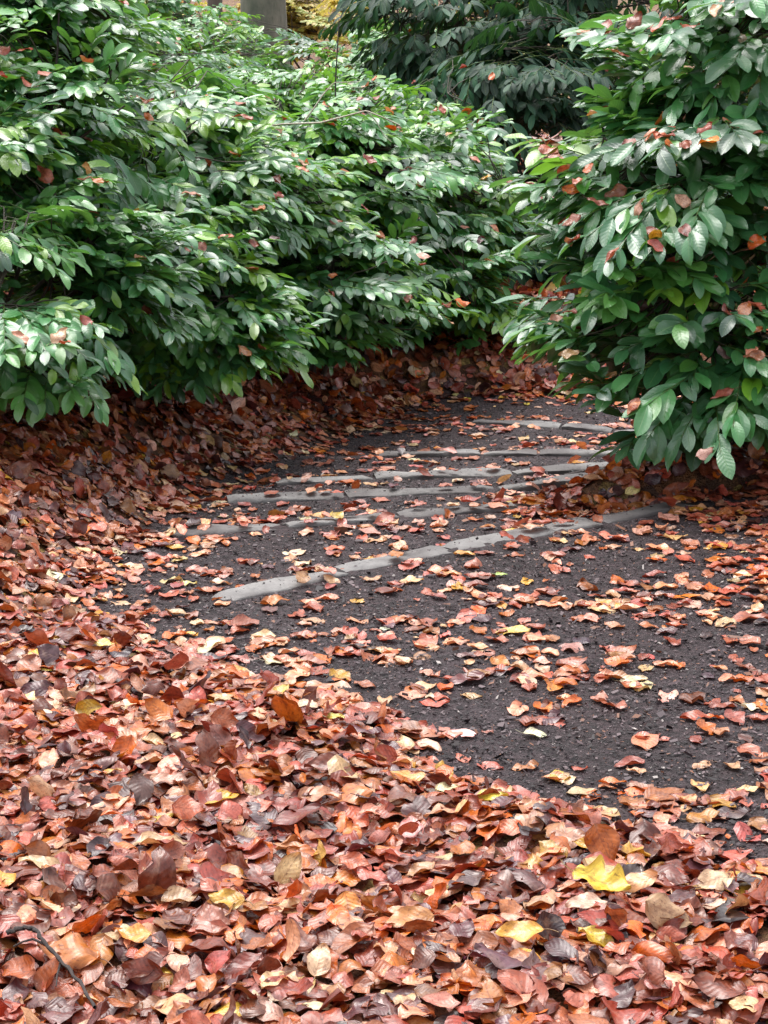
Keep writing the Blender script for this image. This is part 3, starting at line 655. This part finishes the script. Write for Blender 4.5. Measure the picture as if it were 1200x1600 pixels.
for k, (lb, bs, px) in enumerate(YW):
    gz = float(ground_h(np.array([bs[0]]), np.array([bs[1]]))[0])
    shrub(lb, bs, [((bs[0], bs[1], gz + .85), (1.1, .8, .75))], 260, leaf=.09, seed=140 + k, greens=(.36, .2, .18, .14, .12), pal=YG, mat=M_YELLOW,
          name='undergrowth_bush', cat='bush', stems=6, nu=5, nv=3, narrow=1.3, settle=False, group='yellow bushes beyond the thicket', fill=.9, twl=(.3, .5))

# ------------------------------------------------------------------ bare twigs
def twig_thing(label, paths, mat, name='bare_twig', cat='twig', group=None):
    c = np.array(paths[0][0][0]); root = None; parts = [tube(np.array(P) - c, R, 7) for P, R in paths]
    o = new_obj(name, tubes_mesh(name, parts), mat); o.location = c; o['label'] = label; o['category'] = cat
    if group: o['group'] = group
def smooth_px(px, f):
    P = np.array([f(*q) for q in px], float); t = np.linspace(0, len(P) - 1, 6 * len(P)); return np.stack([np.interp(t, np.arange(len(P)), P[:, k]) for k in range(3)], 1)
def gp(u, v, lift=.045): p = hit(u, v); return np.array([p[0], p[1], float(ground_h(p[:1], p[1:2])[0]) + lift])
m1 = smooth_px([(14, 1546), (40, 1541), (58, 1544), (72, 1557), (95, 1574), (128, 1604), (150, 1640)], lambda u, v: gp(u, v, .066))
m2 = smooth_px([(72, 1556), (55, 1552), (38, 1553), (24, 1556)], lambda u, v: gp(u, v, .063))
m3 = smooth_px([(97, 1576), (92, 1588), (90, 1604)], lambda u, v: gp(u, v, .060))
twig_thing('dark wet forked twig on the leaves in the bottom left corner', [(m1 + .0012 * np.sin(np.arange(len(m1))[:, None] * np.array([1.3, 2.1, 1.7])), np.linspace(.0042, .0026, len(m1)) * (1 + .18 * np.sin(np.arange(len(m1)) * 1.9))), (m2, np.linspace(.0024, .0014, len(m2))), (m3, np.linspace(.002, .001, len(m3)))], M_TWIG, 'fallen_twig')
m4 = smooth_px([(881, 750), (895, 746), (912, 741)], lambda u, v: gp(u, v, .012))
twig_thing('short dark stick lying on the third step near the leaf mound', [(m4, np.linspace(.009, .006, len(m4)))], M_TWIG, 'fallen_twig')
m5 = smooth_px([(838, 790), (870, 780), (902, 770), (925, 757)], lambda u, v: gp(u, v, .02))
twig_thing('thin dark twig lying along the leaf mound under the right bush', [(m5, np.linspace(.004, .002, len(m5)))], M_TWIG, 'fallen_twig')
dz = 7.3 * K
a1 = smooth_px([(392, 202), (440, 194), (500, 192), (545, 180), (572, 173), (600, 184), (625, 196)], lambda u, v: at_depth(u, v, dz))
a2 = smooth_px([(572, 173), (588, 190), (600, 212), (612, 222)], lambda u, v: at_depth(u, v, dz))
a3 = smooth_px([(476, 188), (490, 170), (506, 146), (522, 129), (560, 128)], lambda u, v: at_depth(u, v, dz - .1))
twig_thing('bare pale arching twig sticking out of the left thicket', [(a1, np.linspace(.005, .003, len(a1))), (a2, np.linspace(.003, .0015, len(a2))), (a3, np.linspace(.004, .002, len(a3)))], M_PALE)
for pts, zc, lb in [([(355, 250), (368, 225), (376, 195), (385, 165), (384, 130)], 6.9, 'dark upright bare stem above the middle of the left thicket'),
                    ([(116, 222), (140, 205), (170, 184), (195, 165)], 5.6, 'dark slanting bare stem above the left laurel'),
                    ([(526, 260), (525, 200), (524, 130), (530, 30)], 8.4, 'tall thin dark stem right of the pale arching twig'),
                    ([(77, 260), (79, 190), (90, 80), (92, 20)], 5.7, 'thin upright dark stem in the upper left')]:
    Q = smooth_px(pts, lambda u, v: at_depth(u, v, zc * K)); twig_thing(lb, [(Q, np.linspace(.006, .003, len(Q)))], M_TWIG, 'bare_shoot', 'bare twig')

# ------------------------------------------------------------------ single fallen leaves, each a thing
def leaf_thing(label, P, X, Z, size, colour, r, name='beech_leaf', cat='leaf', group='fallen beech leaves', **kw):
    nu, nv = 25, 9; V, uv = beech_shape(nu, nv, r, pleat=r.uniform(.0, .02), **kw)
    X = norm(X - Z * np.dot(X, Z)); Y = np.cross(Z, X); V = V * size; W = V[:, 0:1] * X + V[:, 1:2] * Y + V[:, 2:3] * Z
    F = grid_faces(nu, nv)
    # the stalk
    st = V.reshape(nu, nv, 3)[0].mean(0); S = np.array([st + np.array([-.04 * k * size * 1.3, .02 * k * k * size * .3, .006 * size * k]) for k in range(6)][::-1])
    tv, tf = tube(S, np.linspace(.0007, .0009, 6), 4); tv = tv[:, 0:1] * X + tv[:, 1:2] * Y + tv[:, 2:3] * Z
    n = len(W); col = np.vstack([np.tile(colour, (n, 1)), np.tile(np.array(colour) * .5, (len(tv), 1))])
    me = mesh_from(name, np.vstack([W, tv]), np.vstack([F, tf + n]), np.vstack([uv, np.tile([.5, .5], (len(tv), 1))]), col, np.full(n + len(tv), r.rand()))
    o = new_obj(name, me, M_BEECH); o.location = P; o['category'] = cat; o['label'] = label; o['group'] = group
    return o
def tilted(r, tilt):
    X, Z = rand_frames(r, 1, np.array([tilt])); return X[0], Z[0]
taken = [q[:2] for q in m1[::3]]
def top_of(u, v, lift=.034):
    p = hit(u, v); return np.array([p[0], p[1], float(ground_h(p[:1], p[1:2])[0]) + lift])
SPECIAL = [  # u, v, size, colour, tilt, azimuth (deg), curl, label
    (345, 1300, .085, (.60, .33, .02), .15, 10, 1.0, 'golden yellow leaf lying flat left of centre in the foreground litter'),
    (768, 1291, .075, (.60, .46, .05), .12, 5, .8, 'bright yellow slim leaf on the litter just below the path edge'),
    (637, 1254, .085, (.62, .30, .07), .2, 170, -1.2, 'pale orange leaf with a folded corner near the centre of the litter'),
    (697, 1275, .06, (.66, .60, .34), .2, 30, 1.0, 'small pale greenish cream leaf right of centre in the litter'),
    (110, 1552, .125, (.44, .14, .025), .3, 165, -1.6, 'largest glowing orange leaf beside the forked twig'),
    (500, 1573, .075, (.62, .42, .26), .55, 80, .5, 'round peach coloured leaf standing out at the bottom middle'),
    (452, 1402, .085, (.62, .43, .20), 1.1, 80, .8, 'upright narrow tan leaf poking out of the litter'),
    (268, 1280, .085, (.56, .33, .25), .12, 0, .6, 'pale pink leaf with fine ribs lying flat left of the golden one'),
    (1113, 1421, .085, (.66, .48, .30), .5, 200, .8, 'pale peach leaf tilted up near the right edge'),
    (1098, 1281, .080, (.40, .16, .015), .2, 15, -2.2, 'deep orange arched leaf alone on dark bark at the right'),
    (640, 1520, .10, (.46, .20, .06), .3, 200, 1.2, 'big brown orange leaf at the bottom centre'),
    (330, 1500, .10, (.30, .10, .06), .3, 100, 1.2, 'broad russet leaf with lifted edges below the left centre'),
    (810, 1545, .095, (.62, .33, .05), .3, 185, 1.5, 'orange yellow crumpled leaf near the bottom right of centre'),
    (470, 1535, .09, (.2, .07, .045), .35, 120, -1.6, 'dark brown curled leaf at the bottom left of centre'),
    (980, 1430, .105, (.055, .035, .03), .5, 60, 3.5, 'blackish brown rolled leaf behind the yellow lobed one'),
    (915, 1480, .085, (.62, .40, .29), .2, 190, 1.0, 'peach leaf lying in front of the yellow lobed one'),
    (355, 1472, .075, (.50, .28, .03), .45, 170, 1.5, 'yellow and orange curled leaf in the lower left litter'),
    (500, 1290, .10, (.48, .22, .12), .15, 5, 1.0, 'long russet leaf in the middle of the litter'),
    (915, 1376, .06, (.52, .28, .02), .4, 170, 2.0, 'small mustard yellow folded leaf above the lobed yellow one'),
    (440, 1110, .065, (.5, .34, .06), .2, 60, 1.0, 'yellow leaf half standing at the upper edge of the foreground litter'),
    (165, 1047, .065, (.66, .55, .14), .15, 0, .8, 'pale yellow leaf lying on the left bank litter'),
    (525, 1162, .045, (.56, .46, .08), .2, 0, .8, 'small lemon yellow leaf in the middle litter'),
    (800, 991, .105, (.66, .47, .10), .06, 3, .5, 'long pale yellow leaf lying alone on the dark path'),
    (1168, 1240, .055, (.62, .42, .18), .1, 0, .4, 'round tan leaf alone on the dark path at the right edge'),
    (838, 1152, .07, (.60, .62, .42), .08, 5, .6, 'pale grey green leaf alone on the dark path'),
    (783, 902, .04, (.42, .60, .16), .1, 10, .8, 'small lime green leaf on the path below the first step'),
    (585, 878, .07, (.60, .28, .02), .15, 5, .8, 'orange leaf lying across the nearest stone edging'),
    (430, 945, .09, (.46, .16, .04), .15, 5, 1.4, 'orange brown leaf just in front of the nearest edging stone'),
    (1175, 1110, .06, (.66, .60, .42), .05, 0, .4, 'whitish leaf on the dark path at the right edge'),
    (990, 1067, .075, (.62, .50, .32), .1, 0, 1.0, 'pale cream crumpled leaf on the right half of the dark path'),
    (435, 1037, .075, (.64, .56, .34), .08, 0, .6, 'pale cream leaf where path and left litter meet'),
    (295, 915, .055, (.64, .56, .20), .05, 0, .4, 'pale yellow leaf on the dark soil left of the first step'),
    (280, 878, .06, (.56, .42, .16), .05, 0, .4, 'pale tan leaf on the dark soil by the second step left end')]
for k, (u, v, size, c, tl, az, curl, lb) in enumerate(SPECIAL):
    r = np.random.RandomState(900 + k); size *= .84; P = top_of(u, v, .034); sdv = float(bare_sd(P[:1], P[1:2])[0])
    if sdv > .0: P[2] -= .028
    Z = norm(np.array([.1 * r.normal(), -math.sin(tl), math.cos(tl)])); a = math.radians(az); X = np.array([math.cos(a), math.sin(a), 0.01])
    X = norm(X - Z * np.dot(X, Z)); P[2] += .2 * size * math.sin(tl)
    leaf_thing(lb, P, X, Z, size, c, r, curl=curl, bend=r.normal(0, .3), twist=r.normal(0, .2), group='fallen leaves picked out by colour'); taken.append(P[:2])
# the lobed yellow leaf
P = top_of(938, 1445, .045); r = np.random.RandomState(77)
leaf_thing('bright yellow lobed leaf curling up in the lower right litter', P, np.array([.95, -.25, -.1]), norm(np.array([.1, -.35, .9])), .10, (.68, .50, .05), r, curl=1.2, bend=.6, twist=.2, wid=.6, lobed=True, name='lobed_leaf', group='fallen leaves picked out by colour')
taken.append(P[:2])

def pose_word(curl, tilt):
    if tilt > .75: return 'upright'
    if abs(curl) > 3.0: return 'tightly curled'
    if curl > 1.4: return 'cupped'
    if curl < -1.4: return 'arched'
    return 'flat'
entries = []
def px_of(P):
    d = np.array(P) - np.array([0, 0, H]); zc = d[1] * math.cos(PITCH) - d[2] * math.sin(PITCH); up = d[1] * math.sin(PITCH) + d[2] * math.cos(PITCH)
    return 600 + FPX * d[0] / zc, 800 - FPX * up / zc, zc
def add_entry(P, X, Z, size, r, where, curl, tilt, wts=None, bend=None):
    c, i = pick_cols(r, 1, wts); o = leaf_thing('', P, X, Z, size, c[0], r, curl=curl, bend=r.normal(0, .5) if bend is None else bend)
    entries.append((o, '%s %s leaf %s' % (PN[i[0]], pose_word(curl, tilt), where), px_of(P)[0]))
def zone_litter(u, v):
    side = 'left' if u < 330 else 'middle' if u < 700 else 'right'
    if v > 1520: return {'left': 'near the forked twig', 'middle': 'at the bottom middle', 'right': 'at the bottom right'}[side]
    if v > 1440: return {'left': 'above the forked twig', 'middle': 'right of the curled yellow leaf', 'right': 'beside the lobed yellow leaf'}[side]
    if v > 1360: return {'left': 'in the litter at lower left', 'middle': 'by the upright tan leaf', 'right': 'above the lobed yellow leaf'}[side]
    if v > 1280: return {'left': 'round the golden leaf', 'middle': 'below the pale orange leaf', 'right': 'in litter below the path corner'}[side]
    if v > 1180: return {'left': 'in the litter at mid left', 'middle': 'along the upper litter', 'right': 'on the litter edge beside dark bark'}[side]
    return 'on the left litter slope' if u < 330 else 'where litter thins onto the path'
def zone_path(u, v):
    side = 'left' if u < 560 else 'middle' if u < 850 else 'right'
    if v < 850: return 'on the %s of the second and third steps' % side
    if v < 950: return 'on the %s side by the nearest edging' % side
    if v < 1030: return 'on the dark path, upper %s' % side
    return 'on the dark path, lower %s' % side
def rand_leaves(n, umin, umax, vmin, vmax, inside, seed, sep):
    r = np.random.RandomState(seed); done = 0; tries = 0
    while done < n and tries < n * 60:
        tries += 1; u = r.uniform(umin, umax); v = vmin + (vmax - vmin) * r.rand() ** (.9 if inside else .75)
        P = top_of(u, v, .0); s = float(bare_sd(P[:1], P[1:2])[0])
        if (inside and s < .06) or (not inside and s > -.06): continue
        if any((P[0] - q[0]) ** 2 + (P[1] - q[1]) ** 2 < sep * sep for q in taken): continue
        if inside:
            if float(noise2(P[0], P[1], 0.32, 7.0)) + .6 * float(noise2(P[0], P[1], .12, 9.0)) < -.15 and r.rand() < .75: continue
            if ((P[0] - HC[0]) / .4) ** 2 + ((P[1] - HC[1]) / .4) ** 2 < 1 and r.rand() < .8: continue
        taken.append(P[:2].copy()); size = (.060 if inside else .065) * math.exp(r.normal(0, .18))
        if inside:
            tl = abs(r.normal(0, .06)); curl = r.normal(0, 1.0); P[2] += .006 + abs(curl) * .0015
        else:
            tl = abs(r.normal(0, .25)) if r.rand() > .05 else r.uniform(.8, 1.2); curl = r.normal(0, 1.6); P[2] += .028 + size * .25 * math.sin(tl)
            size *= 1.08
        X, Z = tilted(r, tl); add_entry(P, X, Z, size, r, zone_path(u, v) if inside else zone_litter(u, v), curl, tl, WP if inside else None); done += 1
rand_leaves(112, -20, 1220, 1060, 1610, False, 61, .085)
rand_leaves(52, 180, 1220, 810, 1330, True, 62, .075)

# leaves that have fallen onto the laurels: dropped straight down onto the foliage
Vf, Ff, off = [], [], 0
for V, F in FOL: Vf.append(V); Ff.append(F + off); off += len(V)
bvh = BVHTree.FromPolygons(np.vstack(Vf).tolist(), np.vstack(Ff).tolist())
rl = np.random.RandomState(71); cnt = {'R': 0, 'L': 0}; tries = 0
WL = np.array([30, 22, 18, 8, 3, 3, 4, 8, 0, 16.]); WL /= WL.sum()
camv = Vector((0, 0, H))
while (cnt['R'] < 38 or cnt['L'] < 60) and tries < 20000:
    tries += 1
    if cnt['R'] < 38 and rl.rand() < .5: x, y, key = rl.uniform(.5, 1.6), rl.uniform(6.0, 7.9), 'R'
    elif cnt['L'] < 60: x, y, key = rl.uniform(-1.7, 1.0), rl.uniform(6.5, 12.8), 'L'
    else: continue
    # any storey of the shrub can catch a leaf
    h, nrm, _, _ = bvh.ray_cast(Vector((x, y, rl.uniform(.2, 1.9))), Vector((0, 0, -1)))
    if h is None or h.z < .0 and key == 'R': continue
    g = float(ground_h(np.array([x]), np.array([y]))[0])
    if h.z - g < .2 or abs(nrm.z) < .6: continue
    u, v, zc = px_of(h)
    if not (0 < u < 1200 and 5 < v < 620): continue
    Ph = h + Vector((0, 0, .008)); dv = (camv - Ph); dist = dv.length
    hh = bvh.ray_cast(Ph + dv.normalized() * .01, dv.normalized(), dist)
    if hh[0] is not None: continue
    if nrm.z < 0: nrm = -nrm
    Z = norm(np.array(nrm) + rl.normal(0, .15, 3)); X = norm(np.cross(Z, rl.normal(0, 1, 3)))
    curl = rl.normal(0, 1.6); cnt[key] += 1
    if key == 'R': where = '%s the right-hand laurel' % ('high in' if v < 170 else 'halfway up' if v < 350 else 'low on')
    else:
        where = 'on the %s' % ('left-edge laurel' if u < 200 else 'left thicket' if u < 400 else 'middle laurel' if u < 580 else 'bend laurel')
        where += ' foot' if v > 400 else ' middle' if v > 250 else ' top'
    add_entry(np.array(Ph), X, Z, .068 * math.exp(rl.normal(0, .15)), rl, where, curl, 0, WL)

r2 = np.random.RandomState(83); cp, cx, cz = [], [], []
while len(cp) < 420:
    x, y = (r2.uniform(.5, 2.2), r2.uniform(6.0, 8.2)) if r2.rand() < .25 else (r2.uniform(-3.0, 1.4), r2.uniform(6.5, 17))
    h, nrm, _, _ = bvh.ray_cast(Vector((x, y, r2.uniform(.1, 1.9))), Vector((0, 0, -1)))
    if h is None or abs(nrm.z) < .5 or h.z - float(base_h(np.array([x]), np.array([y]))[0]) < .15: continue
    nn = np.array(nrm) * (1 if nrm.z > 0 else -1); Z = norm(nn + r2.normal(0, .2, 3)); cp.append(np.array(h) + [0, 0, .007]); cz.append(Z); cx.append(norm(np.cross(Z, r2.normal(0, 1, 3))))
A = [beech_shape(8, 5, np.random.RandomState(600 + k)) for k in range(12)]; n = len(cp); cc, _ = pick_cols(r2, n, WL)
V, F, U, C, S = scatter(A, 8, 5, r2.randint(0, 12, n), np.array(cp), np.array(cx), np.array(cz), .062 * np.exp(r2.normal(0, .15, n)), cc, r2.rand(n))
new_obj('caught_leaf_scatter', mesh_from('caught_leaves', V, F, U, C, S), M_BEECH, kind='stuff', label='small russet leaves caught all over the laurel thicket', category='fallen leaves')
ORD = ['leftmost', 'second leftmost', 'third leftmost', 'fourth leftmost', 'fifth leftmost', 'sixth leftmost', 'seventh leftmost', 'eighth leftmost', 'ninth leftmost', 'tenth leftmost']
byl = {}
for e in entries: byl.setdefault(e[1], []).append(e)
for lb, es in byl.items():
    es.sort(key=lambda e: e[2])
    for i, e in enumerate(es):
        if len(es) == 1: e[0]['label'] = lb
        elif len(es) == 2: e[0]['label'] = lb + (', left of two' if i == 0 else ', right of two')
        else: e[0]['label'] = lb + ', ' + (ORD[i] if i < len(es) - 1 else 'rightmost')
print('leaves', len(entries), cnt, 'polys', sum(len(o.data.polygons) for o in sc.objects if o.type == 'MESH'))
